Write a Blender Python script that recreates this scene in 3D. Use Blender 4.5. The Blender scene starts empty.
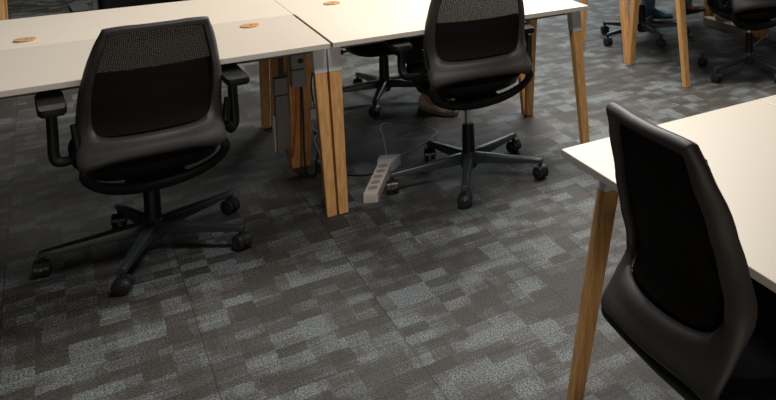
import bpy, bmesh, math, random
from mathutils import Vector, Matrix
random.seed(7)
sc = bpy.context.scene
COL = sc.collection
R = math.radians
PI = math.pi

# ------------------------------------------------------------------ materials
def new_mat(name):
    m = bpy.data.materials.new(name); m.use_nodes = True
    nt = m.node_tree
    return m, nt, nt.nodes['Principled BSDF']

def setp(b, **k):
    for n, v in k.items():
        n = n.replace('_', ' ')
        if n in b.inputs: b.inputs[n].default_value = v

def simple(name, c, rough=.5, metal=0., spec=.5, noise=0., nscale=60., bump=0.):
    m, nt, b = new_mat(name)
    setp(b, Base_Color=(*c, 1), Roughness=rough, Metallic=metal)
    b.inputs['Specular IOR Level'].default_value = spec
    if noise or bump:
        tc = nt.nodes.new('ShaderNodeTexCoord'); nz = nt.nodes.new('ShaderNodeTexNoise')
        nz.inputs['Scale'].default_value = nscale; nz.inputs['Detail'].default_value = 4
        nt.links.new(tc.outputs['Object'], nz.inputs['Vector'])
        if noise:
            mr = nt.nodes.new('ShaderNodeMapRange')
            mr.inputs['From Min'].default_value = .3; mr.inputs['From Max'].default_value = .7
            mr.inputs['To Min'].default_value = 1 - noise; mr.inputs['To Max'].default_value = 1 + noise
            nt.links.new(nz.outputs['Fac'], mr.inputs['Value'])
            mx = nt.nodes.new('ShaderNodeVectorMath'); mx.operation = 'SCALE'
            mx.inputs[0].default_value = c
            nt.links.new(mr.outputs['Result'], mx.inputs['Scale'])
            nt.links.new(mx.outputs['Vector'], b.inputs['Base Color'])
        if bump:
            bp = nt.nodes.new('ShaderNodeBump'); bp.inputs['Strength'].default_value = bump
            bp.inputs['Distance'].default_value = .002
            nt.links.new(nz.outputs['Fac'], bp.inputs['Height'])
            nt.links.new(bp.outputs['Normal'], b.inputs['Normal'])
    return m

def wood_mat(name, c1, c2, rough=.45):
    m, nt, b = new_mat(name)
    tc = nt.nodes.new('ShaderNodeTexCoord'); mp = nt.nodes.new('ShaderNodeMapping')
    mp.inputs['Scale'].default_value = (60, 60, 3.5)
    nz = nt.nodes.new('ShaderNodeTexNoise'); nz.inputs['Scale'].default_value = 1.6; nz.inputs['Detail'].default_value = 6
    cr = nt.nodes.new('ShaderNodeValToRGB')
    cr.color_ramp.elements[0].position = .32; cr.color_ramp.elements[0].color = (*c1, 1)
    cr.color_ramp.elements[1].position = .68; cr.color_ramp.elements[1].color = (*c2, 1)
    nt.links.new(tc.outputs['Object'], mp.inputs['Vector']); nt.links.new(mp.outputs['Vector'], nz.inputs['Vector'])
    nt.links.new(nz.outputs['Fac'], cr.inputs['Fac']); nt.links.new(cr.outputs['Color'], b.inputs['Base Color'])
    b.inputs['Roughness'].default_value = rough
    return m

def carpet_mat():
    m, nt, b = new_mat('carpet_tiles')
    N, Lk = nt.nodes.new, nt.links.new
    tc = N('ShaderNodeTexCoord')
    # slightly frayed patch outlines
    wn0 = N('ShaderNodeTexNoise'); wn0.inputs['Scale'].default_value = 26; wn0.inputs['Detail'].default_value = 3
    Lk(tc.outputs['Object'], wn0.inputs['Vector'])
    w1 = N('ShaderNodeVectorMath'); w1.operation = 'SUBTRACT'; w1.inputs[1].default_value = (.5, .5, .5); Lk(wn0.outputs['Color'], w1.inputs[0])
    w2 = N('ShaderNodeVectorMath'); w2.operation = 'SCALE'; w2.inputs['Scale'].default_value = .018; Lk(w1.outputs['Vector'], w2.inputs[0])
    w3 = N('ShaderNodeVectorMath'); w3.operation = 'ADD'; Lk(w2.outputs['Vector'], w3.inputs[0]); Lk(tc.outputs['Object'], w3.inputs[1])
    warp = w3.outputs['Vector']
    def cells(sx, sy, off, seed):
        mp = N('ShaderNodeMapping'); mp.inputs['Location'].default_value = off
        mp.inputs['Scale'].default_value = (1 / sx, 1 / sy, 0)
        Lk(warp, mp.inputs['Vector'])
        fl = N('ShaderNodeVectorMath'); fl.operation = 'FLOOR'; Lk(mp.outputs['Vector'], fl.inputs[0])
        ad = N('ShaderNodeVectorMath'); ad.operation = 'ADD'; ad.inputs[1].default_value = (seed, seed * 1.7, 0)
        Lk(fl.outputs['Vector'], ad.inputs[0])
        wn = N('ShaderNodeTexWhiteNoise'); wn.noise_dimensions = '3D'; Lk(ad.outputs['Vector'], wn.inputs['Vector'])
        return wn.outputs['Value']
    def mth(op, a, bb, c=None):
        n = N('ShaderNodeMath'); n.operation = op
        for i, v in enumerate([a, bb, c]):
            if v is None: continue
            if isinstance(v, (int, float)): n.inputs[i].default_value = v
            else: Lk(v, n.inputs[i])
        return n.outputs[0]
    a = cells(.0833, .0625, (0.1, .2, 0), 3.3)
    c = cells(.125, .0625, (0.35, .55, 0), 11.3)
    d = cells(.0625, .125, (.2, .1, 0), 23.1)
    e = cells(.5, .25, (.1, .33, 0), 41.7)
    s = mth('ADD', mth('ADD', mth('MULTIPLY', a, .42), mth('MULTIPLY', c, .22)), mth('ADD', mth('MULTIPLY', d, .26), mth('MULTIPLY', e, .10)))
    # thread streaks inside the tiles
    mp = N('ShaderNodeMapping'); mp.inputs['Scale'].default_value = (8, 70, 1); Lk(tc.outputs['Object'], mp.inputs['Vector'])
    st = N('ShaderNodeTexNoise'); st.inputs['Scale'].default_value = 1.; st.inputs['Detail'].default_value = 2; Lk(mp.outputs['Vector'], st.inputs['Vector'])
    s = mth('ADD', s, mth('MULTIPLY', mth('SUBTRACT', st.outputs['Fac'], .5), .45))
    cr = N('ShaderNodeValToRGB')
    E_ = cr.color_ramp.elements
    E_[0].position = .30; E_[0].color = (.033, .029, .0245, 1)
    E_[1].position = .78; E_[1].color = (.122, .138, .140, 1)
    x = E_.new(.50); x.color = (.056, .053, .049, 1)
    b2 = N('ShaderNodeTexNoise'); b2.inputs['Scale'].default_value = 3; b2.inputs['Detail'].default_value = 4; Lk(tc.outputs['Object'], b2.inputs['Vector'])
    s = mth('ADD', s, mth('MULTIPLY', mth('SUBTRACT', b2.outputs['Fac'], .5), .7))
    Lk(s, cr.inputs['Fac'])
    # loop pile speckle
    sp = N('ShaderNodeTexNoise'); sp.inputs['Scale'].default_value = 175; sp.inputs['Detail'].default_value = 4; sp.inputs['Roughness'].default_value = .75
    Lk(tc.outputs['Object'], sp.inputs['Vector'])
    mr = N('ShaderNodeMapRange'); mr.inputs['From Min'].default_value = .3; mr.inputs['From Max'].default_value = .72
    mr.inputs['To Min'].default_value = -.9; mr.inputs['To Max'].default_value = 3.2
    Lk(sp.outputs['Fac'], mr.inputs['Value'])
    # tile joints every half metre
    sx = N('ShaderNodeSeparateXYZ'); Lk(tc.outputs['Object'], sx.inputs[0])
    def joint(o, off):
        f = mth('FRACT', mth('MULTIPLY', mth('ADD', o, off), 2.), None)
        return mth('LESS_THAN', f, .008)
    jn = mth('MAXIMUM', joint(sx.outputs['X'], .18), joint(sx.outputs['Y'], .26))
    sc_ = mth('MULTIPLY', mth('MAXIMUM', mr.outputs['Result'], .12), mth('SUBTRACT', 1., mth('MULTIPLY', jn, .6)))
    vm = N('ShaderNodeVectorMath'); vm.operation = 'SCALE'; Lk(cr.outputs['Color'], vm.inputs[0]); Lk(sc_, vm.inputs['Scale'])
    Lk(vm.outputs['Vector'], b.inputs['Base Color'])
    b.inputs['Roughness'].default_value = .6
    b.inputs['Specular IOR Level'].default_value = .45
    bp = N('ShaderNodeBump'); bp.inputs['Strength'].default_value = .6; bp.inputs['Distance'].default_value = .004
    Lk(sp.outputs['Fac'], bp.inputs['Height']); Lk(bp.outputs['Normal'], b.inputs['Normal'])
    return m

def mesh_fabric():
    m, nt, b = new_mat('chair_mesh_fabric')
    N, Lk = nt.nodes.new, nt.links.new
    setp(b, Base_Color=(.010, .0085, .0075, 1), Roughness=.8); b.inputs['Specular IOR Level'].default_value = .12
    tc = N('ShaderNodeTexCoord'); mp = N('ShaderNodeMapping'); mp.inputs['Scale'].default_value = (260, 260, 260)
    mp.inputs['Rotation'].default_value = (0, R(45), 0)
    ck = N('ShaderNodeTexChecker'); ck.inputs['Scale'].default_value = 1
    Lk(tc.outputs['Object'], mp.inputs['Vector']); Lk(mp.outputs['Vector'], ck.inputs['Vector'])
    mr = N('ShaderNodeMapRange'); mr.inputs['To Min'].default_value = 1.0; mr.inputs['To Max'].default_value = .945
    Lk(ck.outputs['Fac'], mr.inputs['Value']); Lk(mr.outputs['Result'], b.inputs['Alpha'])
    return m

def denim_mat():
    return simple('denim', (.11, .19, .27), .85, noise=.45, nscale=30)

M = dict(
    top=simple('desk_laminate', (.74, .655, .54), .42, noise=.02, nscale=200),
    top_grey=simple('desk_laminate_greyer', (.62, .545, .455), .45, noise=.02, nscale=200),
    edge=simple('desk_edge', (.70, .64, .57), .5),
    joint=simple('desk_joint_edge', (.35, .26, .17), .6),
    steel_white=simple('bracket_steel', (.86, .88, .90), .5),
    rail=simple('rail_steel', (.10, .10, .10), .5),
    oak=wood_mat('oak_leg', (.60, .30, .095), (.84, .47, .18)),
    grommet=wood_mat('grommet_wood', (.45, .22, .08), (.72, .42, .19)),
    black=simple('black_plastic', (.0055, .0055, .006), .5, spec=.3),
    frame=simple('charcoal_plastic', (.046, .042, .040), .5, spec=.4, noise=.15, nscale=500, bump=.1),
    base=simple('base_plastic', (.030, .037, .043), .33, spec=.5),
    cloth=simple('black_cloth', (.004, .004, .0045), .95, spec=.12, noise=.3, nscale=300),
    mesh=mesh_fabric(),
    chrome=simple('chrome', (.55, .55, .56), .22, metal=1.),
    wheel=simple('castor_tyre', (.018, .018, .02), .35),
    grey=simple('grey_powder_coat', (.23, .235, .235), .5, noise=.08, nscale=150),
    greyd=simple('grey_shadow_gap', (.03, .03, .03), .6),
    white=simple('white_plastic', (.62, .57, .52), .45),
    strip=simple('power_strip_plastic', (.70, .62, .56), .5),
    strip_head=simple('grey_plug_plastic', (.50, .54, .57), .4),
    socket=simple('socket_well', (.36, .31, .27), .6),
    orange=simple('orange_cable', (.75, .085, .01), .45),
    wcable=simple('pale_cable', (.40, .45, .47), .4),
    tcable=simple('tan_cable', (.42, .33, .24), .5),
    bcable=simple('black_cable', (.01, .01, .01), .4),
    board=simple('pale_board', (.42, .37, .32), .6, noise=.1, nscale=20),
    denim=denim_mat(),
    trouser=simple('black_trouser_cloth', (.008, .008, .009), .9),
    skin=simple('skin', (.50, .25, .15), .5),
    shirt=simple('grey_knit', (.16, .17, .19), .9, noise=.2, nscale=90),
    hair=simple('brown_hair', (.045, .025, .015), .6),
    blue_shoe=simple('blue_suede', (.03, .10, .16), .6, noise=.3, nscale=80),
    pump=simple('navy_leather', (.012, .022, .038), .35),
    sneaker=simple('white_sneaker', (.80, .79, .78), .6, noise=.2, nscale=60),
    sole=simple('rubber_sole', (.60, .53, .48), .6),
    lip=simple('lip', (.40, .13, .10), .5),
    eye=simple('eye_dark', (.02, .02, .02), .2),
    carpet=carpet_mat(),
)

# ------------------------------------------------------------------ mesh helpers
class MB:
    def __init__(s): s.bm = bmesh.new()
    def hexa(s, pts):
        v = [s.bm.verts.new(p) for p in pts]   # 0-3 bottom loop, 4-7 top loop
        for f in [(0, 3, 2, 1), (4, 5, 6, 7), (0, 1, 5, 4), (1, 2, 6, 5), (2, 3, 7, 6), (3, 0, 4, 7)]:
            s.bm.faces.new([v[i] for i in f])
        return s
    def box(s, x0, x1, y0, y1, z0, z1):
        return s.hexa([(x0, y0, z0), (x1, y0, z0), (x1, y1, z0), (x0, y1, z0), (x0, y0, z1), (x1, y0, z1), (x1, y1, z1), (x0, y1, z1)])
    def loft(s, rings, cap=True, closed=True):
        V = [[s.bm.verts.new(p) for p in r] for r in rings]
        n = len(V[0])
        for a, b in zip(V, V[1:]):
            for i in range(n if closed else n - 1):
                j = (i + 1) % n
                s.bm.faces.new([a[i], a[j], b[j], b[i]])
        if cap and closed:
            s.bm.faces.new(V[0][::-1]); s.bm.faces.new(V[-1])
        return s
    def tube(s, pts, r, n=10, flat=1., up=None):
        pts = [Vector(p) for p in pts]
        rs = r if isinstance(r, (list, tuple)) else [r] * len(pts)
        rings = []; prev = None
        for i, p in enumerate(pts):
            t = (pts[min(i + 1, len(pts) - 1)] - pts[max(i - 1, 0)]).normalized()
            if prev is None:
                a = Vector(up) if up else (Vector((0, 0, 1)) if abs(t.z) < .9 else Vector((1, 0, 0)))
            else: a = prev
            a = (a - t * a.dot(t)).normalized(); prev = a
            b = t.cross(a)
            rings.append([p + (a * math.cos(2 * PI * k / n) + b * math.sin(2 * PI * k / n) * flat) * rs[i] for k in range(n)])
        return s.loft(rings)
    def cyl(s, p0, p1, r0, r1=None, n=20):
        return s.tube([p0, p1], [r0, r0 if r1 is None else r1], n)
    def build(s, name, mat, parent=None, smooth=True, bevel=0., seg=2, solid=0., sub=0, angle=40):
        bmesh.ops.recalc_face_normals(s.bm, faces=s.bm.faces[:])
        me = bpy.data.meshes.new(name); s.bm.to_mesh(me); s.bm.free()
        for p in me.polygons: p.use_smooth = smooth
        if smooth: me.set_sharp_from_angle(angle=R(angle))
        me.materials.append(mat)
        o = bpy.data.objects.new(name, me); COL.objects.link(o)
        if parent: o.parent = parent
        if solid:
            md = o.modifiers.new('solid', 'SOLIDIFY'); md.thickness = solid; md.offset = 0
        if bevel:
            md = o.modifiers.new('bevel', 'BEVEL'); md.width = bevel; md.segments = seg; md.limit_method = 'ANGLE'
        if sub:
            md = o.modifiers.new('sub', 'SUBSURF'); md.levels = sub; md.render_levels = sub
        return o

def spline(P, n=8):
    P = [Vector(p) for p in P]; out = []
    for i in range(len(P) - 1):
        p0 = P[max(i - 1, 0)]; p1 = P[i]; p2 = P[i + 1]; p3 = P[min(i + 2, len(P) - 1)]
        for k in range(n):
            t = k / n
            out.append(.5 * ((2 * p1) + (p2 - p0) * t + (2 * p0 - 5 * p1 + 4 * p2 - p3) * t * t + (3 * p1 - p0 - 3 * p2 + p3) * t ** 3))
    out.append(P[-1]); return out

def interp(tab, z):
    tab = sorted(tab)
    if z <= tab[0][0]: return tab[0][1]
    for (a, u), (b, v) in zip(tab, tab[1:]):
        if z <= b:
            t = (z - a) / (b - a); t = t * t * (3 - 2 * t) * .5 + t * .5
            return u + (v - u) * t
    return tab[-1][1]

def thing(name, label, cat, loc=(0, 0, 0), rz=0., group=None):
    o = bpy.data.objects.new(name, None); COL.objects.link(o)
    o.empty_display_size = .1
    o.location = loc; o.rotation_euler = (0, 0, rz); o['label'] = label; o['category'] = cat
    if group: o['group'] = group
    return o

def tag(o, label, cat, group=None):
    o['label'] = label; o['category'] = cat
    if group: o['group'] = group
    return o

def kids(o): return [c for c in COL.objects if c.parent == o]
def copy_tree(o, parent=None):
    c = o.copy(); COL.objects.link(c)
    if parent: c.parent = parent
    for ch in kids(o): copy_tree(ch, c)
    return c

# ------------------------------------------------------------------ floor
mb = MB(); mb.bm.faces.new([mb.bm.verts.new(p) for p in [(-6, -2, 0), (14, -2, 0), (14, 18, 0), (-6, 18, 0)]])
fl = mb.build('floor', M['carpet'], smooth=False); fl['kind'] = 'structure'

# ------------------------------------------------------------------ desks
L, D, H = 1.187, .706, .735
def make_desk(topmat='top', g=.0048, inset=.115):
    """origin on the floor at the desk centre; the sitting side is -Y"""
    t = thing('desk', 'x', 'desk')
    mb = MB().box(-L / 2 + g, L / 2 - g, -D / 2 + .0006, D / 2 - .0012, H - .022, H)
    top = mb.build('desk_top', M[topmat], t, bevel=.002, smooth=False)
    top.data.materials.append(M['edge']); top.data.materials.append(M['joint'])
    for p in top.data.polygons:
        if abs(p.normal.y) > .5: p.material_index = 1
        elif abs(p.normal.x) > .5: p.material_index = 2
    # cable grommet: wooden disc in two halves with a slot
    gr = MB(); gx, gy, rr = L / 2 - .205, D / 2 - .15, .037
    for sg in (-1, 1):
        a0 = 0 if sg > 0 else PI
        ring = [(gx + .004 * 0 + rr * math.cos(a0 + PI * k / 12), gy + sg * .0035 + rr * math.sin(a0 + PI * k / 12)) for k in range(13)]
        # notch at the middle of the straight side
        notch = [(gx - sg * .010, gy + sg * .0035), (gx, gy + sg * .013), (gx + sg * .010, gy + sg * .0035)]
        ring = ring + notch
        gr.loft([[(x, y, H - .004) for x, y in ring], [(x, y, H + .006) for x, y in ring]])
    o = gr.build('cable_grommet', M['grommet'], t, smooth=False, bevel=.0012)
    o['label'] = 'round tan wooden cable grommet split in two halves'
    rl = MB()
    for sg in (-1, 1):
        rl.box(-L / 2 + .055, L / 2 - .055, sg * .20 - .018, sg * .20 + .018, H - .062, H - .0225)
    rl.build('under_rail', M['rail'], t, bevel=.002, smooth=False)
    for sx in (-1, 1):
        x = sx * (L / 2 - .0285)
        cb = MB().box(x - .016, x + .016, -.205, .205, H - .052, H - .0225)
        cb.build('side_rail', M['steel_white'], t, bevel=.002, smooth=False)
        for sy in (-1, 1):
            yt, yb = sy * (D / 2 - inset), sy * (D / 2 - .0195)
            def sect(z, grow=0):
                k = z / (H - .022); x = sx * (L / 2 - .0225 - .0065 * k); y = yb + (yt - yb) * k
                wx = .0185 + .006 * k + grow; wy = .0185 + .0075 * k + grow
                return [(x - wx, y - wy, z), (x + wx, y - wy, z), (x + wx, y + wy, z), (x - wx, y + wy, z)]
            lg = MB().loft([sect(0.001), sect(.2), sect(.4), sect(.598)])
            lo = lg.build('leg', M['oak'], t, bevel=.003, smooth=False)
            br = MB().loft([sect(.596, .0012), sect(H - .0225, .0012)])
            br.box(x - .022, x + .022, min(yt, yt - sy * .06), max(yt, yt - sy * .06), H - .05, H - .0225)
            b = br.build('leg_bracket', M['steel_white'], lo, bevel=.002, smooth=False)
            b['label'] = 'pale grey steel sleeve at the top of the leg'
    return t
protos = {}
def desk(cx, cy, rz, label, group=None, mat='top', g=.0048, inset=.115):
    key = (mat, g, inset)
    if key not in protos:
        d = make_desk(*key); protos[key] = d
    else: d = copy_tree(protos[key])
    d.location = (cx, cy, 0); d.rotation_euler = (0, 0, rz); d['label'] = label
    if group: d['group'] = group
    return d
X1, Y1 = .893, 3.880           # joint of the row, front edge
G1 = 'desks of the long double row'
desk(X1 + L / 2, Y1 + D / 2, 0, 'cream desk with oak legs behind the chair whose backrest top leaves the picture', G1)
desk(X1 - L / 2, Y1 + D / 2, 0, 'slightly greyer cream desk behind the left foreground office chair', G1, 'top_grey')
desk(X1 - L / 2, Y1 + 1.5 * D, PI, 'cream desk at far left, backing onto the greyer desk', G1, g=.0005)
desk(X1 + L / 2, Y1 + 1.5 * D, PI, 'cream desk at top centre beyond the long seam, its grommet near the joint', G1, g=.0005)
X3, Y3 = 1.083, 2.202
G3 = 'desks of the foreground double row'
desk(X3 + D / 2, Y3 - L / 2, -PI / 2, 'cream desk at right with one sharp corner beside the nearest office chair', G3, inset=.158)
desk(X3 + 1.5 * D, Y3 - L / 2, PI / 2, 'cream desk at the right picture edge beyond the thin seam of the near desk', G3, inset=.158)
X4, Y4 = 3.026, 4.425
G4 = 'desks of the far right double row'
desk(X4 + L / 2, Y4 + D / 2, 0, 'far right desk, oak legs beside the chair with a grey box beyond it', G4)
desk(X4 + L / 2, Y4 + 1.5 * D, PI, 'far right desk above the seated person in jeans, only its oak legs in view', G4)
desk(X4 + 1.5 * L, Y4 + D / 2, 0, 'far right desk at the top right corner, oak legs beyond the tan cable', G4)
desk(X4 + 1.5 * L, Y4 + 1.5 * D, PI, 'far right desk whose oak leg stands at the far end of the pale floor box', G4)
desk(-.215 - L / 2, 6.93 + D / 2, 0, 'distant desk at the top left corner, one brown leg in view', None)

# ------------------------------------------------------------------ office chair
YE = [(.30, -.15), (.33, -.175), (.38, -.215), (.43, -.245), (.46, -.243), (.51, -.205), (.57, -.170), (.61, -.170), (.68, -.188), (.76, -.207), (.87, -.238), (.935, -.255)]
WZ = [(.43, .215), (.46, .224), (.60, .222), (.69, .218), (.738, .21), (.85, .185), (.93, .158)]
def back_y(x, z, lift):
    zz = z - lift
    w = interp(WZ, zz); u = max(-1, min(1, x / w))
    wrap = interp([(.3, 0.0), (.43, .02), (.5, .045), (.6, .06), (.75, .045), (.93, .012)], zz)
    return interp(YE, zz) - wrap * (1 - u * u) * 1.0
def resample(P, n):
    P = [Vector((p[0], p[1], 0)) for p in P]; d = [0]
    for a, b in zip(P, P[1:]): d.append(d[-1] + (b - a).length)
    return P, d
OUT = [(0, .458), (.06, .457), (.12, .453), (.165, .444), (.198, .436), (.216, .444), (.224, .475), (.2235, .54), (.222, .61), (.218, .69), (.209, .745), (.196, .81), (.180, .87), (.1665, .905), (.160, .922), (.153, .930), (.10, .934), (.05, .933), (0, .933)]
INN = [(0, .532), (.05, .532), (.10, .533), (.135, .536), (.158, .543), (.171, .557), (.178, .58), (.181, .62), (.182, .66), (.180, .71), (.174, .755), (.165, .80), (.153, .85), (.146, .880), (.142, .897), (.134, .904), (.08, .907), (.04, .909), (0, .909)]
def full(P): return P + [(-x, z) for x, z in reversed(P[1:-1])]
def smooth_loop(P, n=3):
    F = [Vector((x, z, 0)) for x, z in full(P)]; m = len(F); out = []
    for i in range(m):
        p0, p1, p2, p3 = F[i - 1], F[i], F[(i + 1) % m], F[(i + 2) % m]
        for k in range(n):
            t = k / n
            q = .5 * ((2 * p1) + (p2 - p0) * t + (2 * p0 - 5 * p1 + 4 * p2 - p3) * t * t + (3 * p1 - p0 - 3 * p2 + p3) * t ** 3)
            out.append((q.x, q.y))
    return out

def make_chair(lift=0., pad_top=.765, arms=((1, .275, 0, 0), (-1, .275, 0, 0)), star=0., zpad=.668, lean=0.):
    """faces +Y, origin on the floor under the gas lift"""
    t = thing('office_chair', 'x', 'chair')
    # five star base
    hb = MB().tube([(0, 0, .045), (0, 0, .06), (0, 0, .115), (0, 0, .125)], [.030, .036, .036, .030], 24)
    hb.build('base_hub', M['base'], t)
    for k in range(5):
        a = star + 2 * PI * k / 5; c, s = math.cos(a), math.sin(a)
        def P(r, w, z): return (c * r - s * w, s * r + c * w, z)
        rings = []
        for r, w, zt, h in [(.02, .021, .120, .050), (.10, .0205, .114, .040), (.20, .0175, .105, .030), (.30, .0145, .097, .022), (.345, .013, .094, .020)]:
            rings.append([P(r, -w, zt - h), P(r, w, zt - h), P(r, w * .95, zt - .006), P(r, w * .62, zt), P(r, -w * .62, zt), P(r, -w * .95, zt - .006)])
        arm = MB().loft(rings).build('base_arm', M['base'], t, bevel=.002, angle=50)
        cs = MB(); q = a + .5 + 1.3 * math.sin(3.1 * k + 1.); cc, ss = math.cos(q), math.sin(q)
        wx, wy = c * .336, s * .336
        cs.cyl((wx, wy, .058), (wx, wy, .076), .009, n=12)
        for sg in (-1, 1):
            p0 = Vector((wx - ss * sg * .004, wy + cc * sg * .004, .0305)); p1 = Vector((wx - ss * sg * .026, wy + cc * sg * .026, .0305))
            dd = (p1 - p0)
            cs.tube([p0, p0 + dd * .12, p0 + dd * .85, p1], [.027, .030, .030, .024], 24)
            cs.tube([p1, p1 + dd * .08], [.012, .010], 14)
        # hood over the twin wheels
        hood = []
        for sg in (-1, 1):
            ring = []
            for j in range(10):
                b2 = R(-5 + 190 * j / 9)
                ring.append(Vector((wx + cc * .033 * math.cos(b2) - ss * sg * .005, wy + ss * .033 * math.cos(b2) + cc * sg * .005, .0305 + .033 * math.sin(b2))))
            hood.append(ring)
        cs.loft(hood, closed=True)
        cs.build('castor', M['wheel'], arm)
    # column
    MB().tube([(0, 0, .115), (0, 0, .118), (0, 0, .248), (0, 0, .256)], [.026, .0285, .026, .023], 20).build('column_cover', M['black'], t)
    MB().cyl((0, 0, .25), (0, 0, .36 + lift), .0135, n=18).build('gas_lift', M['chrome'], t)
    mech = MB()
    mech.loft([[(x * k, y * k - .01, z + lift) for x, y in [(-.07, -.12), (.07, -.12), (.09, .0), (.08, .13), (-.08, .13), (-.09, 0)]] for k, z in [(.55, .335), (.9, .352), (1, .385), (1, .395)]])
    mech.build('tilt_mechanism', M['black'], t, bevel=.004)
    kn = MB().tube([(.10, .05, .365 + lift), (.20, .06, .362 + lift), (.235, .065, .36 + lift)], [.006, .006, .007], 8)
    kn.tube([(.232, .065, .36 + lift), (.262, .068, .36 + lift)], [.015, .013], 12)
    kn.build('height_lever', M['black'], t)
    # seat: dished cushion on a shell
    def srings(z0, ks):
        out = []
        for k, z in ks:
            ring = []
            for j in range(40):
                a = 2 * PI * j / 40; ca, sa = math.cos(a), math.sin(a)
                e = 2 / 3.6
                x = .238 * k * (abs(ca) ** e) * (1 if ca >= 0 else -1)
                y = .235 * k * (abs(sa) ** e) * (1 if sa >= 0 else -1) + .035
                dip = -.018 * max(0, (y - .16) / .1) ** 1.5 if y > .16 else 0
                ring.append((x, y, z + lift + dip))
            out.append(ring)
        return out
    MB().loft(srings(0, [(.45, .338), (.74, .344), (.90, .368), (.97, .405)])).build('seat_shell', M['black'], t)
    MB().loft(srings(0, [(.95, .402), (1.0, .412), (1.01, .428), (.985, .445), (.90, .455), (.6, .452), (.2, .448)])).build('seat', M['cloth'], t)
    # backrest frame
    o3, i3 = smooth_loop(OUT), smooth_loop(INN)
    K = 7; rings_f, rings_b = [], []
    prof = lambda u: .013 * (1 - abs(2 * u - 1) ** 3.0) + .004
    def ring(u, side):
        r = []
        for (xo, zo), (xi, zi) in zip(o3, i3):
            x = xo + (xi - xo) * u; z = zo + (zi - zo) * u + lift
            y = back_y(x, z, lift) + .016 * (1 - u) ** 2 * min(1, abs(x) / .15) ** 3 * max(0, min(1, (z - lift - .50) / .08)) * max(0, min(1, (.92 - z + lift) / .12))
            # rim at the opening stands proud of the band
            r.append((x, y - side * prof(u) - (.004 if (side > 0 and u > .8) else 0), z))
        return r
    fr = MB()
    seq = [ring(k / (K - 1), 1) for k in range(K)] + [ring(k / (K - 1), -1) for k in reversed(range(K))]
    seq.append(seq[0])
    V = [[fr.bm.verts.new(p) for p in r] for r in seq[:-1]]
    n = len(V[0])
    for a in range(len(V)):
        A, B = V[a], V[(a + 1) % len(V)]
        for i in range(n):
            j = (i + 1) % n
            fr.bm.faces.new([A[i], A[j], B[j], B[i]])
    fr.build('backrest_frame', M['frame'], t, angle=60)
    # lower loop of the frame, running under the seat
    lp = []
    ctl = [(-.206, .452), (-.213, .425), (-.200, .388), (-.165, .352), (-.11, .325), (-.05, .312), (0, .309)]
    ctl = ctl + [(-x, z) for x, z in reversed(ctl[:-1])]
    for x, z in ctl: lp.append((x, interp(YE, z) + .002, z + lift))
    P_ = spline(lp, 5)
    rr = [.0145 + .012 * math.sin(PI * i / (len(P_) - 1)) ** 2 for i in range(len(P_))]
    MB().tube(P_, rr, 12, flat=.62, up=(0, 0, 1)).build('backrest_lower_loop', M['black'], t)
    cr = MB()
    yb = interp(YE, .309)
    cr.loft([[(-.10, yb, .300 + lift), (.10, yb, .300 + lift), (.10, yb, .335 + lift), (-.10, yb, .335 + lift)],
             [(-.075, -.09, .320 + lift), (.075, -.09, .320 + lift), (.075, -.09, .372 + lift), (-.075, -.09, .372 + lift)],
             [(-.06, -.03, .340 + lift), (.06, -.03, .340 + lift), (.06, -.03, .385 + lift), (-.06, -.03, .385 + lift)]])
    cr.build('back_support', M['black'], t, bevel=.006)
    # mesh and lumbar pad
    def sheet(name, z0, z1, dy, mat, inset, solid):
        s = MB(); nz, nx = 16, 14; rows = []
        right = [(p[0], p[1]) for p in INN]
        def halfw(z):
            tab = [(b, a) for a, b in INN[4:16]]
            return interp(tab, z)
        for a in range(nz + 1):
            z = z0 + (z1 - z0) * a / nz; w = halfw(z) - inset
            rows.append([(w * (2 * k / nx - 1), back_y(w * (2 * k / nx - 1), z + lift, lift) + dy, z + lift) for k in range(nx + 1)])
        s.loft(rows, closed=False)
        return s.build(name, mat, t, solid=solid)
    sheet('backrest_mesh', .537, .909, .009, M['mesh'], -.006, 0)
    sheet('lumbar_pad', .514, pad_top, .024, M['cloth'], -.003, .018)
    if lean:
        for ch in kids(t):
            if ch.name.split('.')[0] in ('backrest_frame', 'backrest_mesh', 'lumbar_pad'):
                for v in ch.data.vertices: v.co.x += lean * (v.co.z - .62 - lift)
    # armrests
    for sg, xh, dy, pdy in arms:
        am = MB()
        xa = sg * xh
        pts = [(sg * .222, -.20, .500 + lift), (sg * .240, -.185 + dy * .3, .474 + lift), (sg * (xh - .012), -.178 + dy * .8, .470 + lift), (xa, -.172 + dy, .495 + lift), (xa, -.168 + dy, .56 + lift * .8), (xa, -.160 + dy, zpad - .003)]
        am.tube(spline(pts, 5), .0165, 12, flat=1.0)
        am.tube([(sg * .222, -.205, .515 + lift), (sg * .232, -.20, .600 + lift)], [.014, .010], 10)
        arm = am.build('armrest', M['black'], t)
        zp = zpad
        pd = MB(); rings = []
        for k, z in [(.86, -.006), (1, .0), (1, .012), (.9, .019)]:
            ring_ = []
            for j in range(28):
                a = 2 * PI * j / 28; ca, sa = math.cos(a), math.sin(a); e = 2 / 8.
                ring_.append((xa + .040 * k * abs(ca) ** e * (1 if ca >= 0 else -1), dy + pdy - .155 + .140 * (k * .1 + .9) * abs(sa) ** e * (1 if sa >= 0 else -1), zp + z))
            rings.append(ring_)
        pd.loft(rings).build('armrest_pad', M['black'], arm)
    return t

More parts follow.
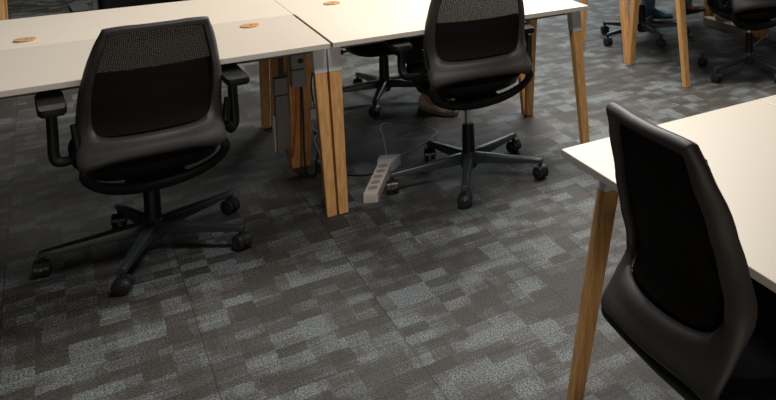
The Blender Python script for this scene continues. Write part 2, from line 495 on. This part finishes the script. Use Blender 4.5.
def place(t, x, y, rz, label, group='office chairs'):
    t.location = (x, y, 0); t.rotation_euler = (0, 0, rz); t['label'] = label; t['group'] = group
    return t
rz1 = R(2)
place(make_chair(0, star=-1.929 - rz1, arms=((1, .258, 0, 0), (-1, .288, 0, 0)), lean=.055), .266, 4.010, rz1, 'black mesh-back office chair at left, its top corners both in view, casting the dark shadow')
rz2 = R(-5)
place(make_chair(.08, pad_top=.70, star=-1.991 - rz2, arms=((1, .250, .08, .09), (-1, .300, .08, .075)), zpad=.672), 1.472, 3.930, rz2, 'black mesh-back office chair at top centre beside the white power strip')
rz3 = R(-91)
ch3 = place(make_chair(.11, pad_top=.885, star=R(20), arms=()), 1.180, 1.480, rz3, 'nearest black office chair at lower right, its back cut by the bottom edge')
rz4 = R(170)
place(make_chair(.05, star=R(-98) - rz4), 3.51, 5.71, rz4, 'far black office chair the person in jeans sits on, five-star base between the oak legs')
rz5 = R(-14)
place(make_chair(.02, star=R(-167) - rz5), 3.581, 4.487, rz5, 'black office chair at the top right corner in front of the pale floor box')
rz6 = R(176)
place(make_chair(-.03, star=R(-115) - rz6), 1.525, 5.40, rz6, 'black office chair half hidden under the centre desk, holding the person in white sneakers')
rz7 = R(183)
place(make_chair(.03, star=R(30)), .40, 5.60, rz7, 'black office chair at the top left behind the far edge of the left desk')

# ------------------------------------------------------------------ power strip on the floor
def frame_obj(name, label, cat, a, b, group=None):
    a, b = Vector(a), Vector(b); d = b - a
    t = thing(name, label, cat, (*a.xy, 0), math.atan2(d.y, d.x), group)
    return t, d.length
ps, ln = frame_obj('power_strip', 'white multi-socket power strip lying on the carpet beside the centre chair', 'power strip', (1.032, 3.915, 0), (1.215, 4.30, 0))
MB().box(0, ln * .80, -.030, .030, .001, .047).build('body', M['strip'], ps, bevel=.004, smooth=False)
for k in range(5):
    x = .055 + k * .064
    s = MB().cyl((x, 0, .0465), (x, 0, .0485), .0195, n=20)
    for q in (-1, 1): s.cyl((x, q * .008, .0484), (x, q * .008, .0490), .003, n=8)
    s.build('socket', M['socket'], ps)
MB().box(-.0014, 0, -.020, .020, .012, .034).build('end_plate', M['white'], ps, smooth=False)
hd = MB().loft([[(ln * .80, -.030, .001), (ln * .80, .030, .001), (ln * .80, .030, .047), (ln * .80, -.030, .047)],
                [(ln * .87, -.045, .001), (ln * .87, .036, .001), (ln * .87, .036, .058), (ln * .87, -.045, .058)],
                [(ln, -.062, .001), (ln, .034, .001), (ln, .034, .058), (ln, -.062, .058)]])
o = hd.build('plug_head', M['strip_head'], ps, bevel=.005, smooth=False); o['label'] = 'wider grey plug at the end of the strip'
cb = MB().tube(spline([(1.215, 4.31, .05), (1.235, 4.42, .10), (1.26, 4.56, .11), (1.33, 4.72, .07), (1.42, 4.78, .02), (1.52, 4.72, .012), (1.55, 4.58, .02), (1.47, 4.42, .05), (1.36, 4.32, .05), (1.255, 4.285, .045)], 8), .0036, 8)
tag(cb.build('charger_cable', M['wcable']), 'thin pale grey cable looping from the plug of the floor power strip', 'cable')
cb = MB().tube(spline([(1.05, 4.42, .006), (1.12, 4.30, .006), (1.30, 4.20, .006), (1.50, 4.25, .006), (1.62, 4.40, .006)], 8), .004, 8)
cb = MB().tube(spline([(.96, 4.60, .005), (.99, 4.40, .005), (1.06, 4.27, .005), (1.14, 4.235, .006), (1.172, 4.256, .02)], 8), .004, 8)
tag(cb.build('mains_lead', M['bcable']), 'black mains lead running over the carpet to the white power strip', 'cable')

# ------------------------------------------------------------------ cable gear under the joint of the row
cd = thing('cable_duct', 'grey upright cable duct under the desks between the brown legs', 'cable duct', (.826, 4.555, 0))
MB().box(-.033, .030, -.018, .028, .088, .365).build('duct_body', M['grey'], cd, bevel=.003, smooth=False)
MB().box(-.034, .031, -.019, .029, .371, .45).build('duct_collar', M['grey'], cd, bevel=.003, smooth=False)
MB().box(-.030, .027, -.015, .025, .364, .372).build('duct_joint', M['greyd'], cd, smooth=False)
MB().box(-.045, -.034, -.008, .018, .10, .27).build('side_strip', M['white'], cd, bevel=.003, smooth=False)
MB().box(-.010, .010, -.004, .012, .450, .650).build('duct_neck', M['greyd'], cd, smooth=False)
sb = thing('power_module', 'grey box with a black socket hanging under the joint of the desks', 'socket box', (.862, 4.405, 0))
MB().box(-.026, .028, -.024, .026, .435, .515).build('lower_box', M['grey'], sb, bevel=.003, smooth=False)
MB().box(-.026, .028, -.024, .026, .520, .590).build('upper_box', M['grey'], sb, bevel=.003, smooth=False)
MB().box(-.024, .026, -.022, .024, .514, .521).box(-.024, .026, -.02, .024, .59, .615).build('box_joint', M['greyd'], sb, smooth=False)
s = MB().cyl((.012, -.0235, .557), (.012, -.0262, .557), .012, n=18); s.build('socket_hole', M['bcable'], sb)
MB().box(-.008, .008, -.01, .01, .615, .672).build('hanger', M['rail'], sb, smooth=False)
cb = MB().tube(spline([(.859, 4.405, .436), (.853, 4.402, .35), (.844, 4.402, .24), (.834, 4.405, .13), (.829, 4.43, .103), (.827, 4.50, .100), (.826, 4.545, .104)], 7), .0048, 8)
tag(cb.build('orange_cable', M['orange']), 'bright orange cable hanging from the grey socket box', 'cable')
cb = MB().tube(spline([(.880, 4.405, .436), (.880, 4.402, .25), (.878, 4.40, .12), (.888, 4.40, .01), (.96, 4.44, .006)], 7), .0042, 8)
tag(cb.build('black_cable', M['bcable']), 'black cable hanging beside the orange one from the grey socket box', 'cable')
ad = thing('power_adapter', 'small white power adapter hanging on cords behind the middle leg pair', 'adapter', (.918, 4.35, 0))
MB().box(-.022, .022, -.016, .016, .285, .335).build('adapter_body', M['white'], ad, bevel=.004, smooth=False)
MB().tube(spline([(0, 0, .333), (-.008, .01, .44), (.005, .0, .56), (0, .0, .682)], 6), .0035, 8).build('adapter_cord', M['bcable'], ad)
MB().tube(spline([(-.006, -.01, .287), (-.016, -.02, .25), (.010, -.03, .225), (-.012, -.03, .20), (.004, -.03, .14), (.02, -.035, .07), (.035, -.03, .006), (.10, -.01, .005)], 6), .0034, 8).build('adapter_lead', M['wcable'], ad)
MB().tube(spline([(.008, -.008, .287), (.020, -.02, .25), (-.008, -.022, .23), (.014, -.02, .19), (.0, -.01, .10), (-.01, .02, .006), (-.06, .08, .005)], 6), .0040, 8).build('adapter_lead', M['bcable'], ad)

# ------------------------------------------------------------------ pale floor box under the far right row
fb = thing('floor_box', 'long low pale grey box on the carpet beyond the top right chair', 'floor box', (4.15, 5.47, 0), R(2))
MB().box(-.030, .030, -.27, .27, .001, .062).build('box_body', M['board'], fb, bevel=.003, smooth=False)
MB().box(-.036, .036, -.275, .275, .0625, .070).build('box_lid', M['strip'], fb, bevel=.002, smooth=False)
bg = MB(); rings = []
for z, k in [(.0705, .7), (.082, 1), (.105, 1.05), (.13, .8), (.14, .3)]:
    rings.append([(.045 * k * math.cos(2 * PI * j / 20), .060 * k * math.sin(2 * PI * j / 20) * (1 + .1 * math.sin(3 * j)), z) for j in range(20)])
b = bg.loft(rings).build('beige_pouch', M['tcable']); b.location = (4.145, 5.55, 0)
tag(b, 'small beige pouch lying on the pale floor box', 'pouch')
cb = MB().tube(spline([(3.60, 4.53, .128), (3.70, 4.53, .17), (3.82, 4.55, .20), (3.97, 4.60, .21), (4.10, 4.62, .24), (4.18, 4.66, .34), (4.20, 4.72, .50), (4.20, 4.78, .68)], 7), .0045, 8)
tag(cb.build('tan_cable', M['tcable']), 'tan cable rising from the base of the top right chair', 'cable')

# ------------------------------------------------------------------ people
def skin_mesh(name, verts, edges, radii, mat, parent=None, sub=1, root=0):
    me = bpy.data.meshes.new(name); me.from_pydata([tuple(v) for v in verts], edges, [])
    o = bpy.data.objects.new(name, me); COL.objects.link(o)
    sk = o.modifiers.new('skin', 'SKIN'); sk.branch_smoothing = .4
    me.skin_vertices.new() if not me.skin_vertices else None
    for i, r in enumerate(radii):
        me.skin_vertices[0].data[i].radius = r if isinstance(r, tuple) else (r, r)
        me.skin_vertices[0].data[i].use_root = (i == root)
    o.modifiers.new('sub', 'SUBSURF').levels = sub + 1
    o.modifiers['sub'].render_levels = sub + 1
    dg = bpy.context.evaluated_depsgraph_get()
    m2 = bpy.data.meshes.new_from_object(o.evaluated_get(dg))
    o.modifiers.clear(); o.data = m2; m2.name = name
    m2.materials.clear(); m2.materials.append(mat)
    for p in m2.polygons: p.use_smooth = True
    if parent: o.parent = parent
    return o

def shoe(name, kind, heel, toe_dir, pitch, parent, mat, length=.27):
    """heel: world point at the back of the sole; local x runs to the toe"""
    n = 18; rings = []
    for i in range(n + 1):
        u = i / n; x = u * length
        if kind == 'pump':
            w = .030 * (1 - abs(u - .12) ** 1.5 * .5) if u < .3 else .036 * max(.02, (1 - ((u - .62) / .40) ** 2)) ** .5 if u > .62 else .028 + .008 * (u - .3) / .32
            h = .055 * (1 - u) ** .7 + .016 if u < .35 else .050 * (1 - (u - .35) / .68) ** 1.0 + .010
        else:
            w = .034 + .014 * math.sin(min(1, u / .7) * PI / 2) if u < .7 else .048 * max(.04, (1 - ((u - .7) / .31) ** 2)) ** .5
            h = .088 - .012 * u if u < .36 else .084 * (1 - .55 * ((u - .36) / .4)) if u < .76 else .038 + .0 * u
            if u > .86: h = .038 * (1 - .55 * ((u - .86) / .14) ** 2)
            if u < .06: w *= .8
        ring = []
        for j in range(14):
            a = 2 * PI * j / 14; ca, sa = math.cos(a), math.sin(a)
            z = h * .5 + h * .5 * sa
            ring.append((x, w * ca * (1 if sa < 0.2 else 1 - .35 * sa), max(.0, z) if sa > 0 else h * .5 * (1 + max(-1, sa * 1.6))))
        rings.append(ring)
    o = MB().loft(rings).build(name, mat, parent)
    h = Vector(heel); d = math.atan2(toe_dir[1], toe_dir[0])
    mt = Matrix.Translation(h) @ Matrix.Rotation(d, 4, 'Z') @ Matrix.Rotation(-pitch, 4, 'Y')
    o.data.transform(mt)
    # sole
    s = MB(); r2 = []
    for i in range(n + 1):
        ring = rings[i]; w = max(abs(p[1]) for p in ring) + (.002 if kind != 'pump' else .0005)
        x = rings[i][0][0]; hh = .020 if kind == 'sneaker' else .008
        r2.append([(x, -w, -.001), (x, w, -.001), (x, w, hh), (x, -w, hh)])
    so = s.loft(r2).build('sole', M['sole'] if kind == 'sneaker' else mat, o, bevel=.002)
    so.data.transform(mt)
    return o

def person(label, hip, fwd, kneeL, kneeR, ankL, ankR, toeL, toeR, trouser, shirt, cuff=.85):
    hip = Vector(hip); f = Vector((*fwd, 0)).normalized(); l = Vector((-f.y, f.x, 0)); up = Vector((0, 0, 1))
    t = thing('person', label, 'person', (hip.x, hip.y, 0))
    off = Vector((hip.x, hip.y, 0))
    V, E_, Rr = [], [], []
    def add(p, r, par=None):
        V.append(Vector(p) - off); Rr.append(r)
        if par is not None: E_.append((par, len(V) - 1))
        return len(V) - 1
    pelvis = add(hip, (.105, .085)); belly = add(hip + up * .14 - f * .01, (.10, .075), pelvis)
    chest = add(hip + up * .34 - f * .01, (.105, .07), belly); nk0 = add(hip + up * .47, (.055, .05), chest)
    nk = add(hip + up * .52 + f * .01, .058, nk0); jaw = add(hip + up * .575 + f * .030, (.072, .078), nk)
    hd_ = add(hip + up * .655 + f * .015, (.095, .110), jaw); add(hip + up * .735 + f * .008, (.070, .082), hd_)
    arms = []
    for s in (1, -1):
        sh = add(hip + up * .42 + l * s * .165, .042, chest)
        el = add(hip + up * .20 + l * s * .24 + f * .10, .040, sh)
        wr = add(hip + up * .26 + l * s * .17 + f * .33, .026, el)
        pm = add(hip + up * .26 + l * s * .15 + f * .40, (.034, .018), wr)
        for q in range(4):
            a = add(hip + up * .262 + l * (s * .15 + (q - 1.5) * .019) + f * (.455 - .004 * abs(q - 1.2)), .0095, pm)
            b = add(hip + up * .250 + l * (s * .15 + (q - 1.5) * .020) + f * (.488 - .006 * abs(q - 1.2)), .0085, a)
            add(hip + up * .232 + l * (s * .15 + (q - 1.5) * .020) + f * (.505 - .008 * abs(q - 1.2)), .0075, b)
        th = add(hip + up * .255 + l * (s * .15 - s * .045) + f * .395, .011, pm)
        add(hip + up * .246 + l * (s * .15 - s * .058) + f * .425, .009, th)
        arms.append((sh, el, wr))
    LV, LE, LR = [], [], []
    for s, kn, an, toe in ((1, kneeL, ankL, toeL), (-1, kneeR, ankR, toeR)):
        kn, an = Vector(kn), Vector(an); td = Vector((*toe, 0)).normalized()
        h0 = add(hip + l * s * .10 - up * .03, .085, pelvis)
        k = add(kn, .055, h0); cf = add(kn.lerp(an, .35) , .050, k); a = add(an, .034, cf)
        add(an + td * .10 - up * .070, (.020, .014), a)
        LV.append((hip + l * s * .10 - up * .03, kn, kn.lerp(an, .35), kn.lerp(an, cuff)))
    skin_mesh('body', V, E_, Rr, M['skin'], t)
    # trousers
    V2, E2, R2 = [hip - off], [], [(.135, .115)]
    V2.append(hip + up * .10 - off); R2.append((.135, .11)); E2.append((0, 1))
    for q in LV:
        par = 0
        for p, r in zip(q, (.100, .070, .066, .058)):
            V2.append(Vector(p) - off); R2.append(r); E2.append((par, len(V2) - 1)); par = len(V2) - 1
    skin_mesh('trousers', V2, E2, R2, trouser, t)
    # jumper
    V3 = [hip + up * .06, hip + up * .16 - f * .01, hip + up * .34 - f * .01, hip + up * .465]
    R3 = [(.14, .115), (.14, .115), (.155, .122), (.088, .082)]; E3 = [(0, 1), (1, 2), (2, 3)]
    for s in (1, -1):
        i = len(V3)
        V3 += [hip + up * .43 + l * s * .17, hip + up * .20 + l * s * .24 + f * .10, hip + up * .255 + l * s * .175 + f * .30]
        R3 += [.080, .056, .038]; E3 += [(2, i), (i, i + 1), (i + 1, i + 2)]
    skin_mesh('jumper', [v - off for v in V3], E3, R3, shirt, t)
    # hair, eyes
    hc = hip + up * .70 - off
    hr = MB(); rings = []
    for a in range(9):
        th = PI * (.02 + .56 * a / 8)
        rings.append([hc + (f * math.cos(2 * PI * j / 20) * .100 + l * math.sin(2 * PI * j / 20) * .086) * math.sin(th) - f * .012 + up * (.105 * math.cos(th) - (.05 if math.cos(2 * PI * j / 20) < .2 else -.012) * (a / 8)) for j in range(20)])
    hr.loft(rings).build('hair', M['hair'], t)
    ey = MB()
    for s in (1, -1):
        c = hip + up * .660 + f * .100 + l * s * .030 - off
        ey.tube([c - f * .01, c, c + f * .006], [.010, .011, .004], 12)
    ey.build('eyes', M['eye'], t)
    ns = MB().tube([hip + up * .662 + f * .104 - off, hip + up * .640 + f * .122 - off, hip + up * .630 + f * .112 - off], [.007, .011, .009], 10)
    ns.build('nose', M['skin'], t)
    mo = MB().tube([hip + up * .612 + f * .088 - l * .022 - off, hip + up * .609 + f * .100 - off, hip + up * .612 + f * .088 + l * .022 - off], [.004, .007, .004], 8)
    mo.build('mouth', M['lip'], t)
    for s in (1, -1):
        MB().tube([hip + up * .625 + l * s * .078 - off, hip + up * .645 + l * s * .088 - f * .004 - off, hip + up * .672 + l * s * .084 - off], [.008, .013, .008], 10).build('ear', M['skin'], t)
    return t, off

# person at the far right row: faces right, legs out beside the chair
fw = (.86, .50)
pj, off = person('person in faded jeans and dark blue pointed shoes sitting behind the far right desk legs',
    (3.50, 5.86, .545), fw, (3.86, 6.14, .555), (3.92, 5.92, .56), (3.865, 6.18, .115), (4.075, 5.93, .150), (.80, -.60), (.62, -.78), M['denim'], M['shirt'], cuff=1.07)
s1 = shoe('shoe', 'flat', Vector((3.82, 6.20, .022)) - off, (.80, -.60), R(0), pj, M['blue_shoe'], .25)
s2 = shoe('shoe', 'pump', Vector((4.05, 5.955, .055)) - off, (.72, -.69), R(14), pj, M['pump'], .25)
s2['label'] = 'navy pointed pump on the raised foot'
# person at the centre desk: black trousers, white sneakers
pk, off = person('person in black trousers and white sneakers seated beyond the centre desk',
    (1.53, 5.44, .53), (.05, -1), (1.66, 5.06, .53), (1.40, 5.08, .53), (1.645, 5.03, .105), (1.80, 5.27, .105), (.25, -.97), (.3, -1), M['trouser'], M['shirt'], cuff=1.04)
shoe('sneaker', 'sneaker', Vector((1.640, 5.085, .002)) - off, (.36, -.93), 0, pk, M['sneaker'], .28)
shoe('sneaker', 'sneaker', Vector((1.78, 5.32, .002)) - off, (.3, -1), 0, pk, M['sneaker'], .28)

# ------------------------------------------------------------------ lights
def area(name, loc, target, sx, sy, power, color):
    l = bpy.data.lights.new(name, 'AREA'); l.shape = 'RECTANGLE'; l.size = sx; l.size_y = sy; l.energy = power; l.color = color
    o = bpy.data.objects.new(name, l); COL.objects.link(o); o.location = loc
    o.rotation_euler = (Vector(target) - Vector(loc)).to_track_quat('-Z', 'Y').to_euler()
    return o
area('ceiling_panel_light', (2.6, 4.8, 3.0), (2.4, 4.6, 0), 1.6, .6, 128, (1, .95, .88))
area('ceiling_panel_light_back', (3.4, 8.2, 3.0), (3.2, 7.9, 0), 2.6, .9, 55, (1, .97, .92))
area('ceiling_panel_light_far', (.0, 8.8, 3.0), (.0, 8.6, 0), 1.8, .9, 26, (1, .96, .9))
area('ceiling_panel_light_near', (.9, 2.35, 3.0), (.95, 2.6, 0), 1.0, .5, 34, (1, .97, .93))
area('added_front_fill', (-.9, -4.0, .75), (1.3, 3.6, .45), 3.0, .7, 46, (1, .88, .74))  # low warm fill added behind the camera to light the leg fronts, no actual window
area('window_light_right', (7.4, 4.6, 1.9), (2.6, 4.3, .3), 2.4, 1.6, 24, (.68, .87, 1))
area('window_light_back', (5.2, 10.8, 1.7), (3.9, 7.6, 0), 2.6, 1.3, 36, (.82, .94, 1))
w = bpy.data.worlds.new('world'); sc.world = w; w.use_nodes = True
w.node_tree.nodes['Background'].inputs['Color'].default_value = (.85, .88, 1, 1)
w.node_tree.nodes['Background'].inputs['Strength'].default_value = .002

# ------------------------------------------------------------------ camera
cam = bpy.data.cameras.new('camera'); co = bpy.data.objects.new('camera', cam); COL.objects.link(co)
F, CX, CY = 880.87, 757.24, -106.15
cam.sensor_fit = 'HORIZONTAL'; cam.sensor_width = 36; cam.lens = F / 776 * 36
cam.shift_x = -(CX - 388) / 776; cam.shift_y = -(200 - CY) / 776
co.location = (0, 0, 1.6408)
co.rotation_euler = (PI / 2 - .08049, 0, -.68303)
cam.clip_end = 100
sc.camera = co
sc.view_settings.view_transform = 'Standard'; sc.view_settings.look = 'None'
sc.view_settings.exposure = .22; sc.view_settings.gamma = 1
